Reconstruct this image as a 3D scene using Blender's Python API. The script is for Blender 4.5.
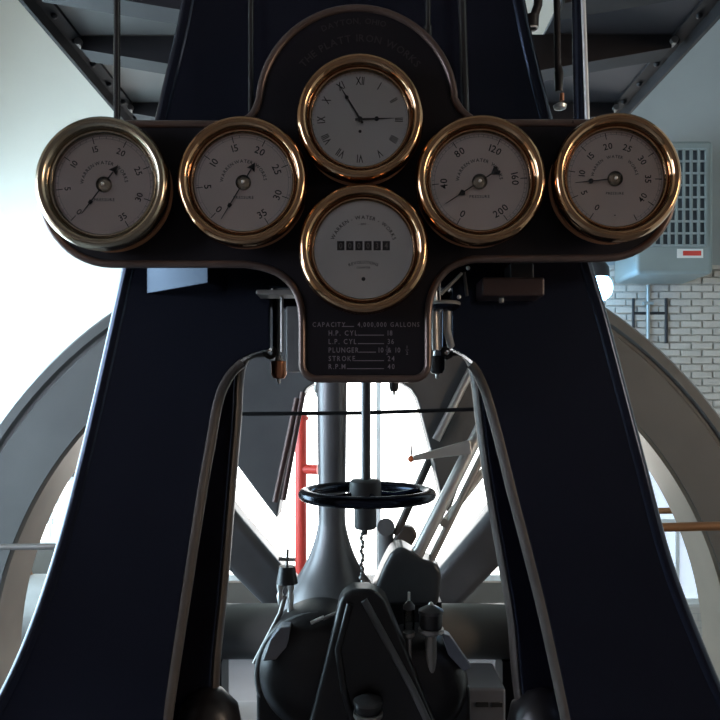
import bpy, bmesh, math, random
from mathutils import Vector, Matrix
random.seed(7)
PI = math.pi
for o in list(bpy.data.objects): bpy.data.objects.remove(o)
S = bpy.context.scene
C = S.collection
# ------------------------------------------------------------------ camera, world, exposure
CZ = 2.6                      # eye height above the engine-room floor
F = 720.0
cam = bpy.data.cameras.new('camera'); cam.sensor_width = 36; cam.lens = 36
cam.shift_x = -2/720; cam.shift_y = 40/720; cam.clip_start = .02
co = bpy.data.objects.new('camera', cam); C.objects.link(co)
co.location = (0, 0, CZ); co.rotation_euler = (PI/2, 0, 0)
S.camera = co
w = bpy.data.worlds.new('world'); S.world = w; w.use_nodes = True
w.node_tree.nodes['Background'].inputs[0].default_value = (.62, .75, 1, 1)
w.node_tree.nodes['Background'].inputs[1].default_value = .3
S.view_settings.view_transform = 'Standard'; S.view_settings.look = 'None'
S.view_settings.gamma = 1; S.view_settings.exposure = 0.0
S.view_settings.use_curve_mapping = False
WIN_SIDE = 12.5               # radiance of the windows in the left wall
WIN_FRONT = 25.0               # unseen left-wall window added for bezel highlights and front fill
WIN_BACK = 5.0                # overexposed window behind the engine
WIN_RIGHT = 28.0               # unseen warm right-wall window added for bezel highlights and fill

def px(x, y, Y): return Vector(((x-362)/F*Y, Y, CZ+(400-y)/F*Y))

# ------------------------------------------------------------------ materials
def nodes(name):
    m = bpy.data.materials.new(name); m.use_nodes = True
    return m, m.node_tree.nodes, m.node_tree.links, m.node_tree.nodes['Principled BSDF']
def mat(name, col, rough=.5, metal=0.0, var=.15, scale=12, bump=0.0, spec=.5, coat=0, rvar=.1):
    m, N, L, b = nodes(name)
    tc = N.new('ShaderNodeTexCoord'); n = N.new('ShaderNodeTexNoise')
    n.inputs['Scale'].default_value = scale; n.inputs['Detail'].default_value = 6
    L.new(tc.outputs['Object'], n.inputs['Vector'])
    r = N.new('ShaderNodeMix'); r.data_type = 'RGBA'
    r.inputs[6].default_value = (*[max(0, c*(1-var)) for c in col], 1)
    r.inputs[7].default_value = (*[min(1, c*(1+var)) for c in col], 1)
    L.new(n.outputs['Fac'], r.inputs[0]); L.new(r.outputs[2], b.inputs['Base Color'])
    mr = N.new('ShaderNodeMapRange'); mr.inputs[3].default_value = max(.03, rough-rvar); mr.inputs[4].default_value = min(1, rough+rvar)
    L.new(n.outputs['Fac'], mr.inputs[0]); L.new(mr.outputs[0], b.inputs['Roughness'])
    b.inputs['Metallic'].default_value = metal
    b.inputs['Specular IOR Level'].default_value = spec
    b.inputs['Coat Weight'].default_value = coat; b.inputs['Coat Roughness'].default_value = .15
    if bump:
        bp = N.new('ShaderNodeBump'); bp.inputs['Strength'].default_value = bump; bp.inputs['Distance'].default_value = .01
        L.new(n.outputs['Fac'], bp.inputs['Height']); L.new(bp.outputs[0], b.inputs['Normal'])
    return m
def emit(name, col, st):
    m, N, L, b = nodes(name)
    b.inputs['Base Color'].default_value = (.8, .8, .8, 1)
    b.inputs['Emission Color'].default_value = (*col, 1); b.inputs['Emission Strength'].default_value = st
    return m
def glass(name, tint=(1, 1, 1), base=.04):
    m, N, L, b = nodes(name); N.remove(b)
    t = N.new('ShaderNodeBsdfTransparent'); t.inputs[0].default_value = (*tint, 1)
    g = N.new('ShaderNodeBsdfGlossy'); g.inputs['Roughness'].default_value = .03
    f = N.new('ShaderNodeFresnel'); f.inputs[0].default_value = 1.45
    mx = N.new('ShaderNodeMixShader')
    L.new(f.outputs[0], mx.inputs[0]); L.new(t.outputs[0], mx.inputs[1]); L.new(g.outputs[0], mx.inputs[2])
    L.new(mx.outputs[0], N['Material Output'].inputs[0]); return m
def dialmat(name, col):
    m = mat(name, col, .38, .9, .12, 9, rvar=.06)
    N, L = m.node_tree.nodes, m.node_tree.links; b = N['Principled BSDF']
    b.inputs['Anisotropic'].default_value = .9
    t = N.new('ShaderNodeTangent'); t.direction_type = 'RADIAL'; t.axis = 'Y'
    L.new(t.outputs[0], b.inputs['Tangent']); return m
def brickwall(name, c1, c2, mortar):
    m, N, L, b = nodes(name)
    tc = N.new('ShaderNodeTexCoord'); mp = N.new('ShaderNodeMapping'); mp.inputs['Rotation'].default_value = (PI/2, 0, 0)
    br = N.new('ShaderNodeTexBrick'); br.inputs['Scale'].default_value = 1
    br.inputs['Brick Width'].default_value = .225; br.inputs['Row Height'].default_value = .075; br.inputs['Mortar Size'].default_value = .006
    br.inputs['Color1'].default_value = (*c1, 1); br.inputs['Color2'].default_value = (*c2, 1); br.inputs['Mortar'].default_value = (*mortar, 1)
    L.new(tc.outputs['Object'], mp.inputs[0]); L.new(mp.outputs[0], br.inputs[0]); L.new(br.outputs[0], b.inputs['Base Color'])
    bp = N.new('ShaderNodeBump'); bp.inputs['Strength'].default_value = .4; bp.invert = True; bp.inputs['Distance'].default_value = .01
    L.new(br.outputs['Fac'], bp.inputs['Height']); L.new(bp.outputs[0], b.inputs['Normal'])
    b.inputs['Roughness'].default_value = .8; return m

M = dict(
 black=mat('black_enamel', (.005, .0045, .0075), .22, 0, .3, 5, rvar=.07),
 panel=mat('panel_black', (.004, .003, .005), .5, 0, .3, 6, spec=.2),
 bead=mat('panel_bead', (.10, .07, .06), .32, .6, .3, 20),
 flange=mat('lit_edge_and_link_paint', (.085, .072, .064), .42, .2, .35, 14, bump=.1),  # paler than the enamel: light on the frame edges put into colour
 wheel=mat('flywheel_paint', (.155, .155, .15), .45, .0, .2, 4, bump=.05),
 tyre=mat('flywheel_rim_steel', (.30, .26, .21), .38, .5, .2, 6),
 cast=mat('dark_casting', (.014, .012, .013), .36, .0, .35, 9, bump=.1),
 grey=mat('grey_casting', (.13, .13, .13), .45, .0, .25, 8, bump=.08),
 cast2=mat('worn_casting', (.065, .062, .064), .33, .1, .3, 9),
 pipe=mat('exhaust_paint', (.17, .16, .145), .42, .1, .2, 6),
 column=mat('column_paint', (.19, .18, .185), .35, .3, .2, 6),
 steel=mat('polished_steel', (.75, .73, .70), .34, .75, .15, 16),
 dsteel=mat('dull_steel', (.34, .32, .30), .40, .6, .2, 14),
 brass=mat('bezel_brass', (.46, .27, .15), .11, 1, .18, 10, rvar=.06),
 brass1=mat('tarnished_brass', (.40, .33, .24), .22, 1, .2, 10, rvar=.07),
 copper=mat('copper', (.52, .22, .12), .3, 1, .2, 12),
 case=mat('gauge_case_bronze', (.30, .15, .08), .35, .9, .2, 10),
 dial=dialmat('silvered_dial', (.86, .75, .70)),
 dialc=dialmat('silvered_clock_dial', (.80, .78, .76)),
 ink=mat('dial_ink', (.015, .012, .012), .6, 0, .1),
 pointer=mat('blued_pointer', (.012, .011, .014), .4, .3, .1),
 letter=mat('panel_lettering', (.10, .088, .10), .5, 0, .25, 30),
 letterf=mat('faded_lettering', (.009, .0065, .007), .5, 0, .35, 30),
 glass=glass('gauge_glass'),
 jar=glass('oiler_glass', (.85, .85, .82)),
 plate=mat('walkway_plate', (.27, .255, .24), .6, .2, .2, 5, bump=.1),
 plate_shaded=mat('shaded_walkway_plate', (.085, .08, .09), .6, .2, .2, 5, bump=.1),  # copy of the walkway plate with the right side's shade in its colour
 gp=mat('gauge_pipe_black', (.03, .03, .032), .2, .5, .2, 9, spec=.8),
 iron=mat('walkway_iron', (.02, .018, .021), .55, .2, .3, 10),
 plaster=mat('pale_green_plaster', (.74, .70, .62), .8, 0, .06, 2),
 greyplaster=mat('grey_plaster', (.34, .355, .355), .8, 0, .08, 2),
 dado=mat('brown_dado', (.10, .085, .07), .7, 0, .25, 3),
 brick=mat('whitewashed_brick', (.56, .49, .43), .8, 0, .2, 40, bump=.3),
 mortar=brickwall('whitewashed_wall', (.55, .49, .43), (.48, .43, .38), (.42, .38, .34)),
 heater=mat('heater_enamel', (.24, .28, .28), .45, 0, .06, 6),
 dark=mat('dark_void', (.012, .014, .018), .7, 0, .2),
 slat=mat('louvre_metal', (.32, .37, .39), .4, .4, .1),
 white=mat('white_paint', (.75, .75, .73), .5, 0, .05),
 red=mat('red_paint', (.62, .05, .035), .4, 0, .15),
 orange=mat('orange_paint', (.7, .16, .05), .4, 0, .15),
 floor=mat('stone_floor', (.12, .12, .13), .5, 0, .25, 3, bump=.2),
 bed=mat('bedplate_paint', (.16, .17, .20), .42, .1, .3, 6, bump=.1),
 ceil=mat('ceiling_boards', (.20, .18, .16), .8, 0, .2, 2),
 frontw=mat('front_wall_paint', (.11, .09, .085), .8, 0, .2, 2),
 wood=mat('brown_rail_paint', (.30, .15, .065), .4, .2, .2, 12),
 frame=mat('window_frame_paint', (.7, .7, .68), .5, 0, .05),
 skyL=emit('left_window_light', (.60, .84, 1.0), WIN_SIDE),
 skyF=emit('left_fill_light', (.74, .82, 1.0), WIN_FRONT),
 skyB=emit('back_window_light', (1, .975, .94), WIN_BACK),
 skyR=emit('right_fill_light', (.95, .70, .50), WIN_RIGHT),
 skyS=emit('small_window_light', (1, .98, .95), 2.5),
 skyD=emit('dim_window_light', (.55, .66, .85), .85),
 lampe=emit('lamp_globe_light', (.25, .60, 1), 26),
)

M['black'].node_tree.nodes['Principled BSDF'].inputs['Specular Tint'].default_value = (.50, .66, 1, 1)
# ------------------------------------------------------------------ mesh helpers (world coordinates)
class MB:
    def __init__(s): s.v = []; s.f = []; s.sm = []
    def add(s, vs, fs, smooth=False):
        n = len(s.v); s.v += [tuple(v) for v in vs]
        for f in fs: s.f.append(tuple(i+n for i in f)); s.sm.append(smooth)
        return s
    def box(s, x0, x1, y0, y1, z0, z1):
        vs = [(x, y, z) for z in (z0, z1) for y in (y0, y1) for x in (x0, x1)]
        return s.add(vs, [(0, 2, 3, 1), (4, 5, 7, 6), (0, 1, 5, 4), (2, 6, 7, 3), (0, 4, 6, 2), (1, 3, 7, 5)])
    def prism(s, pts, y0, y1):            # pts: (x, z) outline seen from the front
        n = len(pts)
        area = sum(pts[i][0]*pts[(i+1) % n][1]-pts[(i+1) % n][0]*pts[i][1] for i in range(n))
        if area < 0: pts = pts[::-1]
        vs = [(x, y0, z) for x, z in pts]+[(x, y1, z) for x, z in pts]
        fs = [tuple(range(n)), tuple(range(2*n-1, n-1, -1))]
        fs += [(i, i+n, (i+1) % n+n, (i+1) % n) for i in range(n)]
        return s.add(vs, fs)
    def tube(s, pts, r, seg=12, closed=False, cap=True, sq=None):
        pts = [Vector(p) for p in pts]; n = len(pts)
        rs = r if isinstance(r, (list, tuple)) else [r]*n
        vs = []; up = None
        for i, p in enumerate(pts):
            a = pts[(i-1) % n] if (closed or i > 0) else p
            b = pts[(i+1) % n] if (closed or i < n-1) else p
            t = (b-a).normalized()
            if up is None:
                up = Vector((0, 1, 0)) if abs(t.y) < .9 else Vector((1, 0, 0))
            u = (up-t*up.dot(t)).normalized(); up = u; v = t.cross(u)
            for k in range(seg):
                an = 2*PI*k/seg
                ru, rv = (rs[i], rs[i]) if sq is None else (rs[i]*sq[0], rs[i]*sq[1])
                vs.append(p+u*math.cos(an)*ru+v*math.sin(an)*rv)
        fs = []
        for i in range(n if closed else n-1):
            for k in range(seg):
                j = (i+1) % n
                fs.append((i*seg+k, i*seg+(k+1) % seg, j*seg+(k+1) % seg, j*seg+k))
        s.add(vs, fs, True)
        if cap and not closed:
            s.add(vs[:seg], [tuple(range(seg-1, -1, -1))]); s.add(vs[-seg:], [tuple(range(seg))])
        return s
    def lathe(s, prof, c=(0, 0, 0), axis=(0, 0, 1), seg=32, smooth=True):   # prof: (radius, height along axis)
        q = Vector((0, 0, 1)).rotation_difference(Vector(axis).normalized()); c = Vector(c)
        vs = []; n = len(prof)
        for r, h in prof:
            for k in range(seg):
                a = 2*PI*k/seg
                vs.append(c+q @ Vector((r*math.cos(a), r*math.sin(a), h)))
        fs = []
        for i in range(n-1):
            if prof[i][0] < 1e-6 and prof[i+1][0] < 1e-6: continue
            for k in range(seg):
                f = (i*seg+k, i*seg+(k+1) % seg, (i+1)*seg+(k+1) % seg, (i+1)*seg+k)
                fs.append(f)
        return s.add(vs, fs, smooth)
    def torus(s, c, R, r, axis=(0, 0, 1), seg=48, ms=14, flat=1.0):
        prof = [(R+r*math.cos(2*PI*k/ms), r*flat*math.sin(2*PI*k/ms)) for k in range(ms+1)]
        return s.lathe(prof, c, axis, seg)
    def ball(s, c, r, seg=16, ring=10):
        prof = [(r*math.sin(PI*k/ring), -r*math.cos(PI*k/ring)) for k in range(ring+1)]
        return s.lathe(prof, c, (0, 0, 1), seg)

def obj(name, mb, m, parent=None, bevel=0, bseg=3, ang=35, keep=False):
    """link the collected geometry as ONE mesh object whose origin is the middle of its foot"""
    xs, ys, zs = zip(*mb.v)
    o0 = Vector(((min(xs)+max(xs))/2, (min(ys)+max(ys))/2, min(zs)))
    me = bpy.data.meshes.new(name)
    me.from_pydata([tuple(Vector(v)-o0) for v in mb.v], [], mb.f)
    me.polygons.foreach_set('use_smooth', mb.sm)
    bm = bmesh.new(); bm.from_mesh(me)
    bmesh.ops.remove_doubles(bm, verts=bm.verts, dist=1e-5)
    bmesh.ops.dissolve_degenerate(bm, edges=bm.edges, dist=1e-6)
    bmesh.ops.recalc_face_normals(bm, faces=bm.faces)
    bm.to_mesh(me); bm.free(); me.update()
    me.materials.append(M[m] if isinstance(m, str) else m)
    if not bevel: me.set_sharp_from_angle(angle=math.radians(42))
    o = bpy.data.objects.new(name, me); C.objects.link(o)
    o.location = o0
    if parent is not None:
        o.parent = parent; p = parent; off = Vector((0, 0, 0))
        while p: off += p.location; p = p.parent
        o.location = o0-off
    if bevel:
        b = o.modifiers.new('bevel', 'BEVEL'); b.width = bevel; b.segments = bseg
        b.limit_method = 'ANGLE'; b.angle_limit = math.radians(ang); b.harden_normals = True
        for p in me.polygons: p.use_smooth = True
    return o
def tag(o, label, cat, group=None, kind=None):
    o['label'] = label; o['category'] = cat
    if group: o['group'] = group
    if kind: o['kind'] = kind
    return o
def thing(name, label, cat, loc, group=None):
    o = bpy.data.objects.new(name, None); o.empty_display_size = .05; C.objects.link(o)
    o.location = loc; return tag(o, label, cat, group)
def struct(o, label=None, cat=None):
    o['kind'] = 'structure'
    if label: o['label'] = label; o['category'] = cat
    return o
def dup(o, parent=None):
    c = o.copy(); C.objects.link(c)
    if parent is not None: c.parent = parent
    for ch in o.children: dup(ch, c)
    return c
def spline(pts, n=6, closed=False):
    out = []; N = len(pts)
    for i in range(N if closed else N-1):
        g = lambda k: pts[k % N] if closed else pts[max(0, min(N-1, k))]
        p0, p1, p2, p3 = g(i-1), g(i), g(i+1), g(i+2)
        for k in range(n):
            t = k/n
            out.append(tuple(.5*(2*b+(c-a)*t+(2*a-5*b+4*c-d)*t*t+(3*b-a-3*c+d)*t**3) for a, b, c, d in zip(p0, p1, p2, p3)))
    if not closed: out.append(tuple(pts[-1]))
    return out
def xz(pts, Y): return [((x-362)/F*Y, CZ+(400-y)/F*Y) for x, y in pts]
def arc(cx, cy, r, a0, a1, n=12):     # image-style: angle 0 = right, 90 = up
    return [(cx+r*math.cos(math.radians(a0+(a1-a0)*k/n)), cy-r*math.sin(math.radians(a0+(a1-a0)*k/n))) for k in range(n+1)]

# glyphs as flat print -------------------------------------------------
_g = {}
def glyph(ch):
    if ch not in _g:
        cu = bpy.data.curves.new('glyph', 'FONT'); cu.body = ch; cu.size = 1; cu.align_x = 'CENTER'; cu.resolution_u = 2; cu.offset = .012
        o = bpy.data.objects.new('glyph', cu); C.objects.link(o)
        dg = bpy.context.evaluated_depsgraph_get(); me = bpy.data.meshes.new_from_object(o.evaluated_get(dg))
        vs = [(v.co.x, v.co.y) for v in me.vertices]; fs = [tuple(p.vertices) for p in me.polygons]
        bpy.data.objects.remove(o); bpy.data.curves.remove(cu); bpy.data.meshes.remove(me)
        wd = (max(v[0] for v in vs)-min(v[0] for v in vs)) if vs else .3
        _g[ch] = (vs, fs, wd)
    return _g[ch]
def put(mb, ch, x, z, rot, size, Y, sx=1.0, c=(0, 0)):
    """one character, centred at x,z, turned rot degrees clockwise"""
    vs, fs, wd = glyph(ch)
    if not vs: return
    mx = (min(v[0] for v in vs)+max(v[0] for v in vs))/2
    a = -math.radians(rot); ca, sa = math.cos(a), math.sin(a)
    out = []
    for vx, vy in vs:
        u, v = (vx-mx)*size*sx, (vy-.35)*size
        out.append((c[0]+x+u*ca-v*sa, Y, c[1]+z+u*sa+v*ca))
    mb.add(out, fs)
def arctext(mb, txt, r, mid, size, Y, gap=.12, c=(0, 0), sx=1.0, flip=False):
    ws = [(glyph(ch)[2]*sx+gap)*size if ch != ' ' else .4*size for ch in txt]
    tot = sum(ws); a = mid-math.degrees(tot/r)/2
    if flip:
        txt = txt[::-1]; ws = ws[::-1]
    for ch, wd in zip(txt, ws):
        am = a+math.degrees(wd/r)/2
        if ch != ' ': put(mb, ch, r*math.sin(math.radians(am)), r*math.cos(math.radians(am)), am+(180 if flip else 0), size, Y, sx, c)
        a += math.degrees(wd/r)
def line(mb, txt, x, z, size, Y, gap=.12, c=(0, 0), sx=1.0, align='c'):
    ws = [(glyph(ch)[2]*sx+gap)*size if ch != ' ' else .4*size for ch in txt]
    p = x-sum(ws)/2 if align == 'c' else x
    for ch, wd in zip(txt, ws):
        if ch != ' ': put(mb, ch, p+wd/2, z, 0, size, Y, sx, c)
        p += wd
    return p
def quad(mb, x0, z0, x1, z1, wd, Y, c=(0, 0)):
    d = Vector((x1-x0, z1-z0)).normalized(); n = Vector((-d.y, d.x))*wd/2
    mb.add([(c[0]+x0+n.x, Y, c[1]+z0+n.y), (c[0]+x0-n.x, Y, c[1]+z0-n.y), (c[0]+x1-n.x, Y, c[1]+z1-n.y), (c[0]+x1+n.x, Y, c[1]+z1+n.y)], [(0, 1, 2, 3)])

# ================================================================== THE ROOM
XL, XR, YF, YB, ZC = -4.6, 4.9, -3.5, 7.5, 8.0
def wallmesh(axis, at, thick, u0, u1, z0, z1, holes):
    """a wall with rectangular openings; axis 'y' = faces along y, 'x' = faces along x"""
    us = sorted({u0, u1, *[h[0] for h in holes], *[h[1] for h in holes]})
    zs = sorted({z0, z1, *[h[2] for h in holes], *[h[3] for h in holes]})
    us = [u for u in us if u0 <= u <= u1]; zs = [q for q in zs if z0 <= q <= z1]
    mb = MB()
    for i in range(len(us)-1):
        for j in range(len(zs)-1):
            cu, cz = (us[i]+us[i+1])/2, (zs[j]+zs[j+1])/2
            if any(h[0] < cu < h[1] and h[2] < cz < h[3] for h in holes): continue
            if axis == 'y': mb.box(us[i], us[i+1], at, at+thick, zs[j], zs[j+1])
            else: mb.box(at, at+thick, us[i], us[i+1], zs[j], zs[j+1])
    return mb
def window(name, axis, at, u0, u1, z0, z1, cols, rows, m, side=1, bar=.03):
    """window in an opening: frame, bars and one lit pane per light"""
    fr = MB()
    def b(a0, a1, c0, c1, d0, d1):
        if axis == 'y': return (a0, a1, at+d0, at+d1, c0, c1)
        return (at+d0, at+d1, a0, a1, c0, c1)
    t = .06
    for r in ((u0, u1, z0, z0+t), (u0, u1, z1-t, z1), (u0, u0+t, z0+t, z1-t), (u1-t, u1, z0+t, z1-t)):
        fr.box(*b(r[0], r[1], r[2], r[3], .02, .1))
    root = struct(obj(name, fr, 'frame'))
    cw, ch = (u1-u0-2*t)/cols, (z1-z0-2*t)/rows
    for i in range(1, cols): obj('muntin', MB().box(*b(u0+t+cw*i-bar/2, u0+t+cw*i+bar/2, z0+t, z1-t, .03, .09)), 'frame', root)
    for j in range(1, rows): obj('muntin', MB().box(*b(u0+t, u1-t, z0+t+ch*j-bar/2, z0+t+ch*j+bar/2, .035, .085)), 'frame', root)
    for i in range(cols):
        for j in range(rows):
            obj('pane', MB().box(*b(u0+t+cw*i, u0+t+cw*(i+1), z0+t+ch*j, z0+t+ch*(j+1), .055, .065)), m, root)
    return root
# floor with the flywheel pit
PX0, PX1, PY0, PY1, PZ = -2.3, 2.3, 3.16, 3.86, -1.0
fl = MB()
fl.box(XL, XR, YF, PY0, -.15, 0); fl.box(XL, XR, PY1, YB, -.15, 0)
fl.box(XL, PX0, PY0, PY1, -.15, 0); fl.box(PX1, XR, PY0, PY1, -.15, 0)
fl.box(PX0, PX1, PY0, PY1, PZ-.1, PZ)
fl.box(PX0-.1, PX0, PY0, PY1, PZ, -.15); fl.box(PX1, PX1+.1, PY0, PY1, PZ, -.15)
fl.box(PX0, PX1, PY0-.1, PY0, PZ, -.15); fl.box(PX0, PX1, PY1, PY1+.1, PZ, -.15)
struct(obj('floor', fl, 'floor'))
struct(obj('ceiling', MB().box(XL, XR, YF, YB, ZC, ZC+.15), 'ceil'))
WB = (-1.65, 2.0, .70, 3.0)            # window behind the engine
WS = (-3.62, -2.95, 1.05, 1.80)         # small window low on the left
WD = (2.55, 4.1, .45, 2.2)              # dim bluish window on the right
back_up = wallmesh('y', YB, .25, XL, 2.1, 2.25, ZC, [WB])
struct(obj('wall_back', back_up, 'plaster'))
struct(obj('wall_back_dado', wallmesh('y', YB, .25, XL, 2.1, 0, 2.25, [WB, WS]), 'dado'))
wbr = struct(obj('wall_back_brick', wallmesh('y', YB, .25, 2.1, XR, 0, 4.0, [WD]), 'mortar'))
struct(obj('wall_back_upper', MB().box(2.1, XR, YB-.03, YB+.25, 4.0, ZC), 'greyplaster'))
LW = [(1.0, 7.25, 1.1, 4.4)]; LF = [(-1.5, -.1, 2.6, 4.4)]
struct(obj('wall_left', wallmesh('x', XL-.25, .25, YF, YB, 0, ZC, LW+LF), 'plaster'))
RF = [(-1.5, -.5, 2.7, 4.3)]
struct(obj('wall_right', wallmesh('x', XR, .25, YF, YB, 0, ZC, RF), 'plaster'))
struct(obj('wall_front', MB().box(XL, XR, YF-.25, YF, 0, ZC), 'frontw'))
window('window_1', 'y', YB+.05, *WB, 2, 1, 'skyB', bar=.05)
window('window_2', 'y', YB+.05, *WS, 2, 3, 'skyS', bar=.05)
window('window_3', 'y', YB+.05, *WD, 2, 2, 'skyD', bar=.04)
window('window_4', 'x', XL-.2, *LW[0], 6, 4, 'skyL')
window('fill_window_left', 'x', XL-.2, *LF[0], 2, 4, 'skyF')
window('fill_window_right', 'x', XR+.05, *RF[0], 2, 4, 'skyR')
# whitewashed bricks, each a piece of its own, where the photograph resolves them
bk = None; row = 0; z = 1.93
while z < 3.99:
    x = 2.30+(.1125 if row % 2 else 0)
    if z < 2.2: pass
    while x < 4.05:
        if not (z < 2.25 and WD[0]-.12 < x+.1):
            if bk is None:
                bk = obj('brick', MB().box(0, .213, 0, .03, 0, .064), 'brick', wbr, bevel=.004, bseg=1); o = bk
            else:
                o = bk.copy(); C.objects.link(o); o.parent = wbr
            wp = wbr.location
            o.location = Vector((x+.1065, YB-.012+random.uniform(-.004, .004), z+random.uniform(-.002, .002)))-wp
            o.rotation_euler = (0, random.uniform(-.008, .008), random.uniform(-.012, .012))
            o.scale = (random.uniform(.94, 1.0), 1, random.uniform(.9, 1))
        x += .225
    z += .075; row += 1

# ------------------------------------------------------------------ wall heater, conduit, wall lamp, bracket
YH = 6.85
h0 = px(636, 274, YH); h1 = px(714, 140, YH)
he = thing('unit_heater', 'pale grey-green louvred unit heater high on the wall behind the rightmost gauge', 'heater', (( h0.x+h1.x)/2, YH, h0.z))
obj('housing', MB().box(h0.x, h1.x, YH, YB-.031, h0.z, h1.z), 'heater', he, bevel=.045)
g0 = px(646, 246, YH); g1 = px(705, 150, YH)
gr = obj('grille', MB().box(g0.x, g1.x, YH-.006, YH-.001, g0.z, g1.z), mat('grille_void', (.05, .065, .08), .7), he)
for k in range(9):
    xx = g0.x+(g1.x-g0.x)*k/8
    obj('slat', MB().box(xx-.011, xx+.011, YH-.03, YH-.006, g0.z, g1.z), 'heater', gr)
for k in range(9):
    zz = g0.z+(g1.z-g0.z)*k/8
    obj('slat', MB().box(g0.x, g1.x, YH-.022, YH-.008, zz-.007, zz+.012), 'slat', gr)
l0 = px(677, 258, YH); l1 = px(703, 249, YH)
st = obj('warning_sticker', MB().box(l0.x, l1.x, YH-.004, YH-.0005, l0.z, l1.z), 'white', he)
obj('red_band', MB().box(l0.x+.055, l1.x-.02, YH-.006, YH-.004, l0.z+.022, l1.z-.018), 'red', st)
YW = YB-.05
c0 = px(648, 272, YW)
cd = thing('conduit', 'thin vertical pale conduit on the whitewashed bricks below the heater', 'conduit', (c0.x, YW, 1.95))
obj('pipe', MB().tube([(c0.x, YW, 1.95), (c0.x, YW, px(0, 285, YW).z)], .018), 'slat', cd)
for zz in (2.2, 2.9, 3.6): obj('clip_or_glint', MB().box(c0.x-.05, c0.x+.05, YW-.022, YW+.04, zz-.015, zz+.015), 'slat', cd)
a, b_, c_ = px(634, 298, YW), px(667, 343, YW), px(0, 313, YW)
hb = thing('wall_bracket', 'dark H-shaped iron bracket on the whitewashed bricks under the heater', 'bracket', ((a.x+b_.x)/2, YW, b_.z))
obj('upright', MB().tube([(a.x, YW+.02, a.z), (a.x, YW+.02, px(0, 334, YW).z)], .014), 'iron', hb)
obj('upright', MB().tube([(b_.x, YW+.02, a.z), (b_.x, YW+.02, b_.z)], .016), 'iron', hb)
obj('crossbar', MB().tube([(a.x, YW+.02, c_.z), (b_.x, YW+.02, c_.z)], .014), 'iron', hb)
lp = px(598, 288, 6.9)
la = thing('wall_lamp', 'glowing blue-white globe lamp peeping out beside the right leg under the panel', 'lamp', (lp.x, YB-.05, lp.z))
obj('globe', MB().ball(lp, .135, 24, 16), 'lampe', la)
obj('cap', MB().lathe([(0, .24), (.07, .24), (.10, .2), (.11, .10), (0, .10)], lp), 'iron', la)
obj('arm', MB().tube([lp+Vector((0, 0, .2)), lp+Vector((0, .1, .3)), lp+Vector((0, .3, .32)), (lp.x, YB-.01, lp.z+.32)], .022), 'iron', la)

# red standpipe and far machine in the back
sp = px(301, 420, 6.6)
rp = thing('standpipe', 'red vertical standpipe before the bright back window', 'pipe', (sp.x, 6.6, 0))
obj('pipe', MB().tube([(sp.x, 6.6, 0), (sp.x, 6.6, sp.z)], .055, 20), 'red', rp)
obj('flange', MB().lathe([(0, 0), (.11, 0), (.11, .03), (0, .03)], (sp.x, 6.6, 0)), 'red', rp)
obj('cap', MB().lathe([(0, .05), (.05, .045), (.075, .02), (.075, 0), (0, 0)], (sp.x, 6.6, sp.z)), 'red', rp)
obj('outlet', MB().tube([(sp.x, 6.6, sp.z-.45), (sp.x+.16, 6.55, sp.z-.45)], .045, 16), 'red', rp)
fm = thing('feed_pump', 'squat grey pump with a domed cylinder seen low between the leg and left flywheel rim', 'pump', (-3.15, 6.3, 0))
obj('base', MB().box(-3.75, -2.55, 5.95, 6.65, 0, .35), 'grey', fm, bevel=.03)
obj('cylinder', MB().tube([(-3.7, 6.3, .75), (-2.6, 6.3, .75)], .32, 28), 'plate', fm)
obj('cylinder_cover', MB().lathe([(0, 0), (.38, 0), (.38, .05), (.2, .09), (0, .1)], (-2.6, 6.3, .75), (1, 0, 0)), 'dsteel', fm)
obj('dome', MB().lathe([(.16, 0), (.16, .25), (.13, .33), (.06, .38), (0, .39)], (-3.05, 6.3, .8)), 'wood', fm)

# ================================================================== ENGINE
# bedplate
bp = thing('bedplate', 'grey-blue cast bedplate the engine frame and cylinders stand on', 'machine base', (0, 2.3, 0))
obj('plinth', MB().box(-1.25, 1.25, 1.45, 3.1, 0, 1.22), 'bed', bp, bevel=.02)
obj('top_flange', MB().box(-1.32, 1.32, 1.4, 3.12, 1.22, 1.30), 'bed', bp, bevel=.012)
BT = 1.30

# --- front A-frame
YA, YR = 1.75, 2.15
outL = spline([(206, -260), (203, -120), (190, 0), (163, 120), (130, 270), (88, 455), (60, 560), (30, 645), (-6, 720), (-62, 825), (-130, 935)], 5)
inL = spline([(120, 935), (158, 760), (166, 700), (181, 600), (198, 490), (206, 445), (213, 405), (221, 382), (234, 365), (251, 354), (270, 349)], 5)+[(270, 288)]
inR = [(452, 288)]+spline([(452, 349), (466, 356), (478, 367), (487, 385), (494, 405), (506, 450), (517, 495), (544, 600), (566, 700), (580, 770), (610, 935)], 5)
outR = spline([(860, 935), (790, 825), (730, 720), (694, 640), (664, 560), (636, 455), (600, 318), (587, 275), (546, 125), (517, 0), (505, -120), (500, -260)], 5)
ef = thing('engine_frame', 'massive black-painted A-frame casting spreading into two legs behind the gauge panel', 'engine frame', (0, 1.95, BT))
obj('front_plate', MB().prism(xz(outL+inL+inR+outR, YA), YA, YA+.055), 'black', ef, bevel=.016, bseg=4, ang=40)
wl = [(x-24, y-6) for x, y in inL[:-1]]+[(246, 270)]; wr = [(476, 270)]+[(x+24, y-6) for x, y in inR[1:]]
wl[0] = (100, 935); wr[-1] = (632, 935)
obj('web', MB().prism(xz([(x+8, y) for x, y in outL]+wl+wr+[(x-8, y) for x, y in outR], YA), YA+.05, YR-.05), 'black', ef)
rl = spline([(268, 352), (252, 354), (243, 362), (239, 382), (237, 420), (232, 480), (223, 590), (216, 660), (213, 720), (205, 790)], 5)
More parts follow.
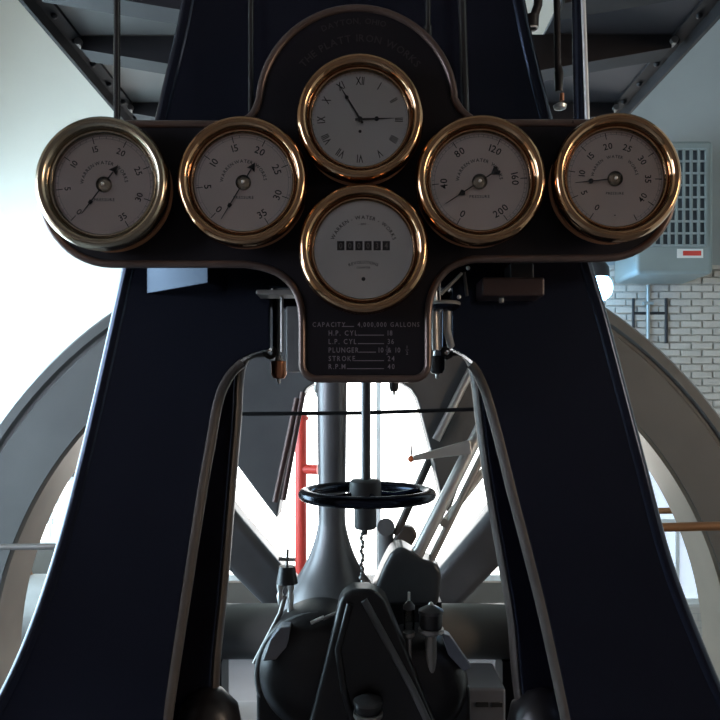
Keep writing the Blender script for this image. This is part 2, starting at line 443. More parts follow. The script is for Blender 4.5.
rr = spline([(449, 352), (461, 352), (471, 361), (476, 385), (480, 420), (488, 480), (502, 560), (512, 620), (517, 680), (530, 790)], 5)
kr = YA/YR
def far(pts): return [(362+(x-362)*kr, 400+(y-400)*kr) for x, y in pts]
rear = far(outL)+[(160, 835)]+rl[::-1]+[(284, 352), (284, 310), (440, 310), (440, 352)]+rr+[(570, 835)]+far(outR)
rear = [p for p in rear if p[1] < 835.6]
obj('rear_plate', MB().prism(xz(rear, YR), YR-.055, YR), 'black', ef, bevel=.008, bseg=2, ang=40)
for q in (rl, rr):
    obj('flange_bead', MB().tube([px(x, y, YR-.028) for x, y in q], .011, 12, sq=(2.4, 1.3)), 'flange', ef)
for q in (outL, outR):
    obj('outer_bead', MB().tube([px(x, y, YA+.012) for x, y in q if y < 900], .019, 16), 'black', ef)
fl_ = [p for p in spline([(266, 350), (251, 356), (236, 366), (224, 382), (216, 405), (209, 445), (201, 490), (184, 600), (169, 700), (160, 770)], 5)]
fr_ = [p for p in spline([(456, 352), (466, 358), (476, 368), (485, 386), (491, 405), (503, 450), (514, 495), (541, 600), (563, 700), (577, 770)], 5)]
for q in (fl_[8:], fr_[8:]):
    obj('edge_bead', MB().tube([px(x, y, YA+.016) for x, y in q], .016, 12), 'flange', ef)
for (lx, s) in ((271, 1), (446, -1)):
    p = px(lx, 353, 2.1)
    lg = obj('lug', MB().lathe([(.007, -.02), (.020, -.02), (.020, .02), (.007, .02), (.007, -.02)], p, (0, 1, 0), 20), 'flange', ef)
for s in (0, 1):                       # rounded feet
    p = px((226, 523)[s], 700, 2.1)
    obj('foot', MB().lathe([(0, 0), (.10, 0), (.10, p.z-BT-.10), (.085, p.z-BT-.02), (.04, p.z-BT+.03), (0, p.z-BT+.04)], (p.x-(.05 if s == 0 else -.05), p.y, BT), seg=24), 'cast', ef)

def P_(x, y, Y): return px(x, y, Y)     # wedge added to mirror the side windows as a blue patch on the leg
x0, x1 = px(147, 0, YA).x, px(208, 0, 1.63).x
zt, z0_, z1_ = px(0, 225, YA).z, px(0, 294, YA).z, px(0, 283, 1.63).z
fp = MB().add([(x0, YA-.003, zt), (x1, 1.63, zt), (x1, 1.63, z1_), (x0, YA-.003, z0_), (x0, YA+.002, zt), (x1+.02, YA+.002, zt), (x1+.02, YA+.002, z1_), (x0, YA+.002, z0_)],
   [(0, 1, 2, 3), (7, 6, 5, 4), (0, 4, 5, 1), (1, 5, 6, 2), (2, 6, 7, 3), (3, 7, 4, 0)])
obj('glint_wedge', fp, 'black', ef, bevel=.012, bseg=3)
# --- rear frame with arch, between the legs
YQ = 2.72
rf = thing('rear_frame', 'dark grey rear frame plate with a rounded arch seen between the two front legs', 'engine frame', (0, YQ+.1, BT))
archp = [(236, 300), (480, 300), (482, 400), (474, 440), (462, 478), (449, 515), (441, 495), (431, 450), (420, 408), (417, 398), (411, 389), (400, 382), (316, 382), (307, 388), (301, 398), (298, 412), (289, 455), (280, 500), (277, 519), (258, 494), (238, 467), (225, 450)]
obj('arch_plate', MB().prism(xz(archp, YQ), YQ, YQ+.16), 'grey', rf, bevel=.008)
obj('cross_beam', MB().box(-.80, .80, YQ+.0, YQ+.16, px(0, 300, YQ).z-.01, px(0, 240, YQ).z), 'cast', rf, bevel=.01)
for sx in (-1, 1):
    obj('post', MB().box(sx*.72-.07, sx*.72+.07, YQ, YQ+.16, BT, px(0, 300, YQ).z), 'cast', rf, bevel=.01)
    obj('strut', MB().tube([(sx*.67, YQ+.08, 2.05), (sx*.5, YQ+.08, 2.45)], .03), 'cast', rf)
# pairs of thin rods on the plate's inner edges
vr = thing('valve_rod_pair', 'two thin slanting valve rods left of the bluish column', 'rod', px(273, 510, 2.66))
for q in (((297, 398), (275, 502)), ((303, 392), (283, 500))):
    obj('rod', MB().tube([px(*q[0], 2.66), px(*q[1], 2.66)], .011), mat('red_brown_rod', (.13, .075, .065), .4, .2), vr)
# --- tie rod
t0, t1 = px(232, 414, 2.32), px(482, 409, 2.32)
tr = tag(obj('tie_rod', MB().tube([t0, px(360, 413, 2.32), t1], .0065), 'iron'), 'thin dark horizontal tie rod stretched between the two front legs', 'rod')

# --- flywheel
FY = 3.30; fc = px(362, 677, FY)
Ro, Ri = 443/F*FY, 374/F*FY
fw = thing('flywheel', 'huge dark flywheel whose rim curves up behind both frame legs', 'flywheel', (fc.x, FY+.15, fc.z-Ro))
obj('rim', MB().lathe([(Ri, 0), (Ro-.085, 0), (Ro-.075, .012), (Ro-.062, .012), (Ro-.05, -.006), (Ro-.01, -.006), (Ro, .006), (Ro, .30), (Ri+.02, .30), (Ri, .28), (Ri, 0)], fc, (0, 1, 0), 160), 'wheel', fw)
obj('inner_rim', MB().lathe([(Ri-.001, .004), (Ri-.016, .012), (Ri-.016, .285), (Ri-.001, .295)], fc, (0, 1, 0), 160), 'tyre', fw)
obj('hub', MB().lathe([(0, -.06), (.2, -.06), (.24, -.02), (.24, .32), (.2, .36), (0, .36)], fc, (0, 1, 0), 48), 'wheel', fw)
for an in (48, -49, 131, -131):
    a = math.radians(an); h = math.radians(10.5)
    pts = []
    sg = 1 if an > 0 else -1; vv_ = abs(an) < 90
    for r_, d in ((.2, 30), (.9, 38.3), (1.7, 38.3), (1.7, 46.5), (.9, 52), (.2, 80)):
        aa = math.radians(d if vv_ else 180-d)*sg
        pts.append((fc.x+r_*math.sin(aa), fc.z+r_*math.cos(aa)))
    obj('spoke', MB().prism(pts, FY+.05, FY+.25), 'cast2', fw, bevel=.045, bseg=4)
obj('shaft', MB().tube([(fc.x, FY+.3, fc.z), (fc.x, 4.6, fc.z)], .12, 28), 'steel', fw)
pb = thing('shaft_bearing', 'dark pedestal bearing carrying the flywheel shaft behind the wheel', 'bearing', (fc.x, 4.3, 0))
obj('pedestal', MB().box(fc.x-.3, fc.x+.3, 4.15, 4.45, 0, fc.z-.12), 'grey', pb, bevel=.03)
obj('cap', MB().prism([(fc.x+.2*math.cos(t*PI/12), fc.z+.2*math.sin(t*PI/12)) for t in range(13)]+[(fc.x-.2, fc.z-.12), (fc.x+.2, fc.z-.12)], 4.17, 4.43), 'grey', pb, bevel=.01)

# --- guard rails
def rail(name, pts, r, m, label, posts):
    t = thing(name, label, 'railing', (pts[-1][0], pts[-1][1], 0))
    obj('rail', MB().tube(pts, r, 14), m, t)
    for p in posts:
        ps = obj('post', MB().tube([(p[0], p[1], 0), (p[0], p[1], p[2])], r*1.1, 14), m, t)
        obj('foot_flange', MB().lathe([(0, 0), (.07, 0), (.07, .015), (0, .015)], (p[0], p[1], 0)), m, ps)
a = px(70, 546, 2.9); b_ = px(-80, 548, 2.9)
rail('guard_rail', [(a.x+.1, 2.9, a.z), (b_.x, 2.9, b_.z)], .0125, 'dsteel', 'thin grey guard rail in front of the flywheel left of the frame', [(b_.x, 2.9, b_.z), (-1.29-.0, 2.9, a.z)] if False else [(b_.x, 2.9, b_.z)])
a = px(640, 528, 2.9); b_ = px(800, 524, 2.9)
rail('guard_rail', [(a.x, 2.9, a.z), (b_.x, 2.9, b_.z)], .018, 'wood', 'brown guard rail in front of the flywheel right of the frame', [(b_.x, 2.9, b_.z)])
a = px(630, 511, 4.1); b_ = px(900, 509, 4.1)
rail('guard_rail', [(a.x, 4.1, a.z), (b_.x, 4.1, b_.z)], .018, 'wood', 'brown guard rail behind the right flywheel rim', [(b_.x, 4.1, b_.z), (a.x, 4.1, a.z)])

# --- cross pipe low behind the cylinders
YP = 3.0; pz = px(0, 631, YP).z
cp = thing('exhaust_pipe', 'thick horizontal grey pipe running low behind the cylinders from leg to leg', 'pipe', (0, YP, pz-.12))
obj('pipe', MB().tube([(-.80, YP, pz), (.80, YP, pz)], .112, 36), 'pipe', cp)
for xx in (-.80, .80): obj('flange', MB().tube([(xx-.03, YP, pz), (xx+.03, YP, pz)], .16, 36), 'column', cp)
for xx in (-.62, .62): obj('saddle', MB().box(xx-.05, xx+.05, YP-.08, YP+.08, BT, pz-.10), 'cast', cp)

# --- column with bell foot
YC = 2.62
k = YC/F
cx = (332-362)*k
def zc(y): return CZ+(400-y)*k
prof = [(15, 300), (15, 380), (14, 470), (13.5, 515), (15, 530), (20, 548), (28, 566), (40, 584), (48, 600), (53, 622), (55, 650), (55, 760)]
prof = spline([(a*k, zc(b)-BT) for a, b in prof], 4)
prof = [(r, max(0, h)) for r, h in prof]
cl = thing('bell_column', 'tapering steel-blue upright column flaring into a bell-shaped foot behind the handwheel', 'pipe', (cx, YC, BT))
obj('shaft', MB().lathe([(0, prof[0][1])]+prof+[(0, 0)], (cx, YC, BT), seg=40), 'column', cl)

# --- cylinder block in the foreground
YK = 2.22; k = YK/F
cb = thing('cylinder_block', 'black cylinder block with a ribbed cover in the lower middle between the legs', 'engine cylinder', ((362-362)*k, YK+.2, BT))
def lump(cxp, cyp, r, y0, y1, sq=1.0):
    c = px(cxp, cyp, y0); R = r*y0/F; D = y1-y0
    m = MB().lathe([(0, -.045), (R*.35, -.043), (R*.72, -.028), (R*.92, 0), (R, .035), (R, D), (0, D)], c, (0, 1, 0), 48)
    return m
obj('valve_chest', lump(318, 675, 62, YK, 2.40), 'cast', cb)
obj('valve_chest', lump(418, 690, 52, YK+.02, 2.40), 'cast', cb)
obj('chest_rim', MB().torus(px(318, 675, YK+.03), 61.5*k, .010, (0, 1, 0)), 'grey', cb)
wed = [(340, 598), (352, 590), (374, 590), (386, 600), (440, 735), (446, 790), (298, 790), (306, 735)]
obj('cover', MB().prism(xz(wed, YK-.06), YK-.06, YK+.05), 'cast', cb, bevel=.02, bseg=4)
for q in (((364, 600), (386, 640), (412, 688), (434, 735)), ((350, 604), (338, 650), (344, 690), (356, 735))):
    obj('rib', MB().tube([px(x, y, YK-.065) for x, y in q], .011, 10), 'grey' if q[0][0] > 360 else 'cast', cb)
sh = [(262, 662), (270, 640), (279, 628), (291, 626), (287, 648), (276, 660)]
obj('drip_tray', MB().prism(xz(sh, YK-.03), YK-.03, YK+.04), 'bed', cb, bevel=.006)
for (bx, by) in ((311, 623), (323, 619)):
    p = px(bx, by, YK-.02); q = px(bx+13, by-6, YK-.02)
    obj('clip_or_glint', MB().tube([p, q], .006, 8), 'steel' if by > 620 else 'dsteel', cb)  # bright strips standing in for the glint on the chest
fc2 = [(442, 634), (450, 636), (472, 668), (464, 672), (448, 655)]
obj('lit_facet', MB().prism(xz(fc2, YK), YK, YK+.05), 'bed', cb, bevel=.005)  # lit facet of the block put in as a paler bluish plate
obj('base_block', MB().box(px(255, 0, YK).x, px(472, 0, YK).x, YK+.02, 2.40, BT, px(0, 690, YK).z), 'cast', cb, bevel=.015)
# slotted plate at the right foot
sb = thing('slotted_plate', 'bluish grey slotted cast plate on the bedplate beside the right leg foot', 'plate', px(482, 712, 2.72))
s0, s1 = px(456, 716, 2.6), px(506, 692, 2.6)
obj('plate', MB().box(s0.x, s1.x, 2.6, 2.86, BT, s0.z+.10), 'bed', sb, bevel=.012)
for (u, v) in ((476, 488), (492, 502)):
    obj('slot', MB().box(px(u, 0, 2.6).x, px(v, 0, 2.6).x, 2.592, 2.6, s0.z+.035, s0.z+.05), 'dark', sb)
# oil cups
def oilcup(x, y, Y, r, h, label, glassy=True, base=None):
    p = px(x, y, Y)
    t = thing('oil_cup', label, 'oil cup', p)
    obj('base', MB().lathe([(0, -.12), (r*.5, -.12), (r*.5, -.01), (r*1.1, 0), (r*1.1, .012), (0, .012)], p, seg=20), 'dsteel', t)
    obj('bowl', MB().lathe([(r*.9, .012), (r, .012+h*.2), (r, .012+h*.8), (r*.9, .012+h)], p, seg=24), 'jar' if glassy else 'cast', t)
    ld = obj('lid', MB().lathe([(0, h+.035), (r*.25, h+.034), (r*.7, h+.026), (r*1.08, h+.018), (r*1.08, h+.008), (0, h+.008)], p, seg=24), 'cast2', t)
    return t, p, ld
t, p, ld = oilcup(431, 632, YK, .036, .05, 'squat domed oil cup on the right of the cylinder block', False)
obj('knob', MB().ball(p+Vector((0, 0, .085)), .008), 'steel', ld)
t, p, ld = oilcup(409, 636, YK-.01, .017, .075, 'slender glass oil cup left of the squat domed one')
obj('stem', MB().tube([p+Vector((0, 0, .09)), p+Vector((0, 0, .135))], .004), 'steel', ld)
t, p, ld = oilcup(368, 716, YK-.09, .040, .03, 'round oil cup at the foot of the ribbed cover', False)
# needle valve with cross handle, left
p = px(287, 583, 2.35)
nv = thing('drip_valve', 'small dark drip cup with a cross handle left of the bell foot', 'valve', p)
cu = spline([(275, 580), (281, 562), (296, 562), (295, 582)], 2)
obj('cup', MB().lathe([(0, -.005), (.036, 0), (.026, .055), (0, .056)], p, seg=20), 'cast', nv)
obj('stem', MB().tube([p+Vector((0, 0, .05)), p+Vector((.002, 0, .11))], .005), 'dsteel', nv)
obj('cross_handle', MB().tube([p+Vector((-.027, 0, .078)), p+Vector((.027, 0, .076))], .006), 'dsteel', nv)
for dx in (-.022, .012):
    obj('nipple', MB().lathe([(0, -.07), (.008, -.07), (.012, -.04), (.008, -.03), (.012, -.015), (.012, 0), (0, 0)], p+Vector((dx, 0, 0)), seg=14), 'steel', nv)
obj('drain_pipe', MB().tube([px(285, 596, 2.35), px(280, 614, 2.33), px(254, 664, 2.27)], .008), 'dsteel', nv)
obj('feed_pipe', MB().tube([px(291, 596, 2.35), px(290, 615, 2.34), px(286, 640, 2.30)], .009), 'steel', nv)

# --- handwheel valve
YV = 2.2; k = YV/F
hz = px(0, 494, YV).z; hx = px(366, 0, YV).x
hw = thing('handwheel_valve', 'dark horizontal handwheel on a vertical spindle hanging below the gauge panel', 'valve', (hx, YV, px(0, 582, YV).z))
R = 62*k
obj('wheel_rim', MB().torus((hx+.004, YV, hz), R, .021, (0, .0, 1), 64, 16, .85), 'black', hw)
for an in (20, 110, 200, 290):
    a = math.radians(an)
    obj('wheel_spoke', MB().tube([(hx, YV, hz), (hx+R*.5*math.cos(a), YV+R*.5*math.sin(a), hz-.012), (hx+R*math.cos(a), YV+R*math.sin(a), hz)], .010, 10, sq=(.8, 1.4)), 'black', hw)
obj('hub', MB().lathe([(0, .045), (.040, .045), (.048, .038), (.048, -.01), (.034, -.02), (.034, -.100), (.030, -.106), (.008, -.108), (.006, -.125), (0, -.126)], (hx-.002, YV, hz), seg=28), 'grey', hw)
obj('spindle', MB().tube([(hx, YV, px(0, 260, YV).z), (hx, YV, hz+.04)], .0145, 18), 'column', hw)
pts = []
zb0, zb1 = px(0, 582, YV).z, px(0, 528, YV).z
for i in range(49):
    t = i/48; pts.append((hx-.012+.003*math.sin(t*26), YV+.003*math.cos(t*26), zb1+(zb0-zb1)*t))
obj('screw', MB().tube(pts, [.0055+.002*math.sin(i*1.6) for i in range(49)], 8), 'dsteel', hw)
# --- right: tilted guide box with valve-gear rods
YG = 2.5
vg = thing('valve_gear', 'slanted guide box with bright polished valve-gear rods rising to the right', 'valve gear', px(408, 610, YG))
gb = [(372, 606), (374, 590), (384, 566), (392, 551), (402, 547), (411, 552), (424, 560), (436, 563), (442, 572), (441, 590), (438, 607)]
obj('guide_box', MB().prism(xz(gb, YG), YG, YG+.17), 'cast2', vg, bevel=.028, bseg=5, ang=25)
obj('box_base', MB().box(px(388, 0, YG).x, px(442, 0, YG).x, YG+.01, YG+.16, BT, px(0, 603, YG).z), 'cast', vg)
def rod(name, m, q, Y0, Y1, r, par, n=16):
    return obj(name, MB().tube([px(*q[0], Y0), px(*q[1], Y1)], r, n), m, par)
rod('polished_rod', 'steel', ((414, 560), (489, 412)), 2.55, 2.62, .024, vg)
rod('side_rod', 'dsteel', ((428, 566), (500, 420)), 2.60, 2.70, .014, vg)
rod('eccentric_rod', 'steel', ((442, 525), (500, 450)), 2.64, 2.69, .014, vg)
obj('pin', MB().tube([px(444, 523, 2.60), px(444, 523, 2.72)], .016), 'dsteel', vg)
vh = thing('valve_link', 'dull brown valve link leaning right behind the handwheel', 'valve gear', px(392, 560, 2.9))
rod('link_rod', 'flange', ((396, 535), (452, 410)), 2.88, 2.88, .016, vh)
rod('bright_edge_rod', 'steel', ((436, 440), (476, 360)), 2.70, 2.70, .016, vh)
ln = [(388, 558), (396, 536), (404, 526), (414, 528), (418, 536), (411, 548), (404, 560), (402, 604), (386, 604)]
obj('link_head', MB().prism(xz(ln, 2.86), 2.86, 2.93), 'flange', vh, bevel=.012)
obj('boss', MB().tube([px(386, 527, 2.86), px(386, 527, 2.96)], .035, 20), 'grey', vh)
obj('boss_post', MB().tube([px(386, 527, 2.92), (px(386, 527, 2.92).x, 2.92, pz+.08)], .03, 16), 'grey', vh)
lv = thing('starting_lever', 'pale slanting lever with an orange tip in front of the back window', 'lever', px(470, 448, 2.6))
obj('lever_arm', MB().prism(xz([(413, 456), (470, 440), (472, 454), (413, 461)], 2.56), 2.56, 2.585), 'steel', lv, bevel=.003)
obj('tip', MB().ball(px(411, 459, 2.57), .012), 'orange', lv)
obj('pin', MB().tube([px(411, 458, 2.57), px(412, 445, 2.57)], .003), 'iron', lv)

# --- drip lubricators and fittings under the panel
def drip(x, y, Y, label, m, top, tilt=0, w=.016, h=.05):
    p = px(x, y, Y)
    t = thing('lubricator', label, 'lubricator', p)
    obj('cup', MB().lathe([(0, 0), (w*.7, .002), (w, .012), (w*1.05, h), (0, h+.004)], p, seg=18), m, t)
    obj('tip', MB().lathe([(0, -.014), (.004, -.012), (.006, 0), (0, .001)], p, seg=10), 'steel', t)
    obj('collar', MB().lathe([(0, h+.015), (.010, h+.015), (.012, h+.004), (.012, h-.004), (0, h-.004)], p, seg=16), 'steel', t)
    obj('pipe', MB().tube([p+Vector((0, 0, h)), px(x+tilt, top, Y)], .0065), 'dsteel', t)
drip(279, 379, 2.05, 'copper-brown drip lubricator hanging under the left arch lug', 'copper', 292, 0, .022, .05)
drip(437, 374, 2.05, 'black drip lubricator hanging under the right arch lug', 'cast', 292, -1, .022, .05)
drip(317, 393, 2.68, 'tiny drip nozzle under the arch left of the column', 'dsteel', 340, 0, .012, .03)
drip(394, 392, 2.68, 'tiny dark drip nozzle under the arch right of the spindle', 'cast', 340, 0, .017, .035)

# small lever valve beside the panel's right lower corner
vv = thing('lever_valve', 'small black valve with levers and bright stem right of the capacity plate', 'valve', px(445, 312, 1.68))
obj('body', MB().lathe([(0, -.012), (.028, -.010), (.038, 0), (.028, .010), (0, .014)], px(444, 306, 1.68), seg=24), 'black', vv)
obj('wheel', MB().torus(px(444, 304, 1.68), .034, .005, seg=28, ms=8), 'dsteel', vv)
obj('stem', MB().tube([px(436, 301, 1.66), px(435, 273, 1.66)], .0035), 'steel', vv)
obj('stem', MB().tube([px(440, 301, 1.68), px(440, 268, 1.68)], .002), 'dsteel', vv)
obj('lever', MB().tube([px(441, 294, 1.67), px(462, 273, 1.67)], .004), 'dsteel', vv)
obj('lever', MB().tube([px(464, 272, 1.67), px(467, 296, 1.67)], .004), 'iron', vv)
obj('screw', MB().ball(px(459, 297, 1.66), .005), 'steel', vv)
obj('screw', MB().ball(px(468, 268, 1.66), .005), 'dsteel', vv)
obj('drop_pipe', MB().tube([px(434, 306, 1.70), px(435, 350, 1.70)], .010), 'dsteel', vv)
obj('drop_pipe', MB().tube([px(447, 306, 1.70), px(447, 330, 1.70), px(451, 346, 1.73)], .009), 'dsteel', vv)
obj('copper_elbow', MB().tube([px(426, 291, 1.69), px(436, 291, 1.69)], .006), 'copper', vv)

# ================================================================== GAUGE PANEL
YN = 1.57
pnl = []
pnl += [(112, 264), (244, 264)]
pnl += spline([(244, 264), (262, 267), (280, 274), (293, 287), (300, 303), (302, 320)], 4)[1:]
pnl += [(302, 364)]+arc(317, 364, 15, 180, 270, 6)[1:]+[(413, 379)]+arc(413, 364, 15, 270, 360, 6)[1:]
pnl += [(428, 318)]+spline([(428, 318), (430, 300), (437, 282), (449, 268), (468, 260), (486, 259)], 4)[1:]
pnl += [(606, 258)]+arc(606, 190.5, 67.5, 270, 450, 24)[1:]
pnl += [(486, 123)]+spline([(486, 123), (472, 119), (461, 110), (454, 98)], 4)[1:]
pnl += arc(357, 106, 98, 8, 172, 28)
pnl += spline([(260, 95), (257, 106), (251, 116), (240, 122), (226, 124)], 4)[1:]
pnl += [(112, 124)]+arc(112, 194, 70, 90, 270, 24)[1:-1]
pn = thing('instrument_board', 'black cross-shaped gauge panel with a raised bead border and capacity lettering', 'panel', (0, YN, px(0, 379, YN).z))
obj('board', MB().prism(xz(pnl, YN), YN, YN+.028), 'panel', pn)
bead = []
for i, p in enumerate(pnl):
    q = px(p[0], p[1], YN); q.y = YN+.002; bead.append(q)
obj('border_bead', MB().tube(bead, .0085, 10, closed=True), 'bead', pn)
tx = MB(); TY = YN-.0008
kk = YN/F
def tl(y, word, x0, dash0, dash1, val, vx, size=7.2):
    z = CZ+(400-y)*kk
    line(tx, word, (x0-362)*kk, z, size*kk, TY, .18, align='l', sx=.82)
    quad(tx, (dash0-362)*kk, z-.3*size*kk, (dash1-362)*kk, z-.3*size*kk, .8*kk, TY)
    line(tx, val, (vx-362)*kk, z, size*kk, TY, .18, align='l', sx=.82)
tl(324.5, 'CAPACITY', 312, 342, 354, '4,000,000 GALLONS', 357, 6.6)
tl(333, 'H.P. CYL.', 328, 358, 384, '18', 387)
tl(341.5, 'L.P. CYL.', 328, 358, 384, '36', 387)
tl(350, 'PLUNGER', 328, 359, 376, '10 & 10', 378)
zf = CZ+(400-350)*kk
for fx in (387, 407):
    line(tx, '1', (fx-362)*kk, zf+3*kk, 4.4*kk, TY); line(tx, '2', (fx-362)*kk, zf-3*kk, 4.4*kk, TY); quad(tx, (fx-1.6-362)*kk, zf, (fx+1.6-362)*kk, zf, .5*kk, TY)
tl(358.5, 'STROKE', 328, 353, 384, '24', 387)
tl(366.5, 'R.P.M.', 328, 347, 384, '40', 387)
obj('capacity_lettering', tx, 'letter', pn)
ax = MB(); cc = ((360-362)*kk, CZ+(400-114)*kk)
arctext(ax, 'THE PLATT IRON WORKS', 76*kk, 0, 10*kk, TY, .14, cc)
arctext(ax, 'DAYTON, OHIO', 93*kk, -4, 8*kk, TY, .14, cc)
obj('maker_lettering', ax, 'letterf', pn)
for (x, y, wx, wy) in ((150, 195, 20, 40), (570, 195, 20, 40), (330, 60, 16, 16), (400, 60, 16, 16)):
    a, b_ = px(x-wx/2, y+wy/2, YN+.028), px(x+wx/2, y-wy/2, YN+.028)
    obj('mount', MB().box(a.x, b_.x, YN+.028, YA, a.z, b_.z), 'cast', pn)
# bracket box under the right arm of the panel, strap under the left
a, b_ = px(482, 296, 1.66), px(545, 277, 1.66)
bb = thing('bracket_box', 'dark reddish-brown bracket block under the right arm of the panel', 'bracket', ((a.x+b_.x)/2, 1.7, a.z))
obj('block', MB().box(a.x, b_.x, 1.66, 1.752, a.z, b_.z), mat('brown_block', (.05, .03, .028), .35, .3), bb, bevel=.006)
a2, b2 = px(511, 277, 1.67), px(535, 262, 1.67)
obj('neck', MB().box(a2.x, b2.x, 1.68, 1.752, a2.z-.003, b2.z), 'cast', bb, bevel=.004)
obj('bolt', MB().lathe([(0, -.012), (.006, -.01), (.006, 0), (0, 0)], ((a.x+b_.x)/2-.02, 1.7, a.z), seg=12), 'dsteel', bb)
a, b_ = px(256, 294.5, 1.68), px(301, 289.5, 1.68)
ss = thing('support_strap', 'dull steel strap bracing the panel above the left arch lug', 'bracket', ((a.x+b_.x)/2, 1.7, a.z))
obj('strap', MB().box(a.x, b_.x, 1.68, 1.75, a.z, b_.z), 'dsteel', ss, bevel=.003)
obj('hanger', MB().tube([px(282, 294, 1.72), px(282, 352, 1.72)], .004), 'dsteel', ss)
a, b_ = px(287, 372, 1.72), px(304, 322, 1.72)
obj('side_plate', MB().box(a.x, b_.x, 1.70, 1.74, a.z, b_.z+.035), 'grey', ss, bevel=.003)

# ------------------------------------------------------------------ gauges
YBZ = 1.505                      # plane of the bezel fronts
def polar(r, a): return r*math.sin(math.radians(a)), r*math.cos(math.radians(a))
def gauge(cx_, cy_, rpx, name, label, cat, bez='brass', dial='dial', kind='gauge', group=None):
    c = px(cx_, cy_-1.8, YBZ); R = (rpx+1.2)*YBZ/F; s = R/.1375*1.0
    t = thing(name, label, cat, (c.x, YN, c.z), group)
    d = Vector((0, 1, 0)); Lm = lambda pr, seg=72: MB().lathe([(r*s, h) for r, h in pr], (c.x, YBZ, c.z), d, seg)
    obj('case', Lm([(.122, .012), (.124, .03), (.124, YN-YBZ-.003), (.130, YN-YBZ-.001), (.130, YN-YBZ), (0, YN-YBZ)]), 'case', t)
    bz = obj('bezel', Lm([(.1095, .011), (.1105, .007), (.113, .000), (.1165, -.0055), (.121, -.0085), (.126, -.0085), (.130, -.006), (.1335, -.001), (.136, .006), (.1375, .013), (.1372, .018), (.134, .022), (.128, .023), (.122, .022)]), bez, t)
    obj('inner_ring', Lm([(.1035, .0185), (.1035, .010), (.1052, .0075), (.108, .0075), (.1095, .010)]), bez, bz)
    obj('dial', Lm([(0, .0195), (.05, .0195), (.1085, .0195), (.1085, .022), (0, .022)]), dial, t)
    obj('glass', Lm([(0, .0098), (.05, .0100), (.105, .0105), (.105, .0115), (0, .0110)]), 'glass', t)
    return t, c, s*1.05, YBZ+.0190
def pointer(t, c, s, Y, ang, length, tail, tip='spade', body=.55):
    """black pointer: ang degrees clockwise from the top"""
    a = math.radians(ang); u = Vector((math.sin(a), 0, math.cos(a))); n = Vector((math.cos(a), 0, -math.sin(a)))
    def P(l, wd): return Vector((c.x, Y-.004, c.z))+u*l*s+n*wd*s
    m = MB(); th = Vector((0, .0012, 0))
    def plate(pts):
        q = [(P(*p).x, P(*p).z) for p in pts]; m.prism(q, Y-.0045, Y-.0033)
    plate([(-tail*.85, .0012), (length*body, .0010), (length, .0004), (length, -.0004), (length*body, -.0010), (-tail*.85, -.0012)])
    b = length*body
    if tip == 'spade':
        plate([(b-.007, .001), (b-.003, .0065), (b+.001, .0045), (b+.010, 0), (b+.001, -.0045), (b-.003, -.0065), (b-.007, -.001)])
        plate([(-tail*.72, .002), (-tail, .0095), (-tail*1.14, .006), (-tail*1.06, 0), (-tail*1.14, -.006), (-tail, -.0095), (-tail*.72, -.002)])
    elif tip == 'arrow':
        plate([(b-.004, .004), (b+.004, .003), (b+.004, -.003), (b-.004, -.004)])
        plate([(-tail*1.28, 0), (-tail*.8, .009), (-tail*.88, 0), (-tail*.8, -.009)])
    p = obj('pointer', m, 'pointer', t)
    hb = obj('hub', MB().lathe([(0, 0), (.0155*s, 0), (.0155*s, -.004), (.013*s, -.0065), (.006*s, -.007), (.006*s, -.009), (0, -.009)], (c.x, Y, c.z), (0, 1, 0), 28), 'brass1', t)
    obj('hub_pin', MB().ball((c.x, Y-.0085, c.z), .0035*s, 12, 8), 'steel', hb)
def scale(m, c, s, Y, marks, a0, a1, sub, num=.012, rad=.078, long=True):
    cc = (c.x, c.z)
    n = 0
    for a, txt in marks:
        x0, z0 = polar(.082*s, a); x1, z1 = polar(.0955*s, a)
        quad(m, x0, z0, x1, z1, .0016*s, Y, cc)
        if txt: arctext(m, txt, (rad-.006)*s, a, num*s, Y, .1, cc, 1.0, abs(a) > 95)
    k = int((a1-a0)/sub)
    for i in range(k+1):
        a = a0+(a1-a0)*i/k
        x0, z0 = polar(.0905*s, a); x1, z1 = polar(.095*s, a); quad(m, x0, z0, x1, z1, .0006*s, Y, cc)
    for r in (.0905, .0955):
        pts = [polar(r*s, a0+(a1-a0)*i/60) for i in range(61)]
        for (xa, za), (xb, zb) in zip(pts, pts[1:]): quad(m, xa, za, xb, zb, .0004*s, Y, cc)
def words(m, c, s, Y, r=.044, size=.0095, third='PRESSURE', w1=-58):
    cc = (c.x, c.z)
    arctext(m, 'WARREN', r*s, w1, size*s, Y, .16, cc); arctext(m, 'WATER', r*s, 0, size*s, Y, .16, cc); arctext(m, 'WORKS', r*s, -w1, size*s, Y, .16, cc)
    line(m, third, 0, -.029*s, size*.85*s, Y, .16, cc)
GR = 'round gauges on the panel'
# leftmost
t, c, s, Y = gauge(101, 184, 66.5, 'pressure_gauge', 'leftmost gauge, greenish tarnished bezel standing against the bright wall', 'gauge', 'brass1', group=GR)
m = MB(); scale(m, c, s, Y, [(-137+41*i, str(5*i)) for i in range(7)]+[(150, '35')], -137, 150, 8.2, .017); words(m, c, s, Y)
obj('dial_markings', m, 'ink', t); pointer(t, c, s, Y, 217, .072, .036, 'arrow', .6)
# inner left
t, c, s, Y = gauge(242, 182, 65, 'pressure_gauge', 'second gauge from the left with black arrow tail pointing up right, left of the clock', 'gauge', 'brass', group=GR)
m = MB(); scale(m, c, s, Y, [(-137+41*i, str(5*i)) for i in range(7)]+[(149, '35')], -137, 149, 20.5, .020); words(m, c, s, Y)
obj('dial_markings', m, 'ink', t); pointer(t, c, s, Y, 211, .086, .036, 'arrow', .62)
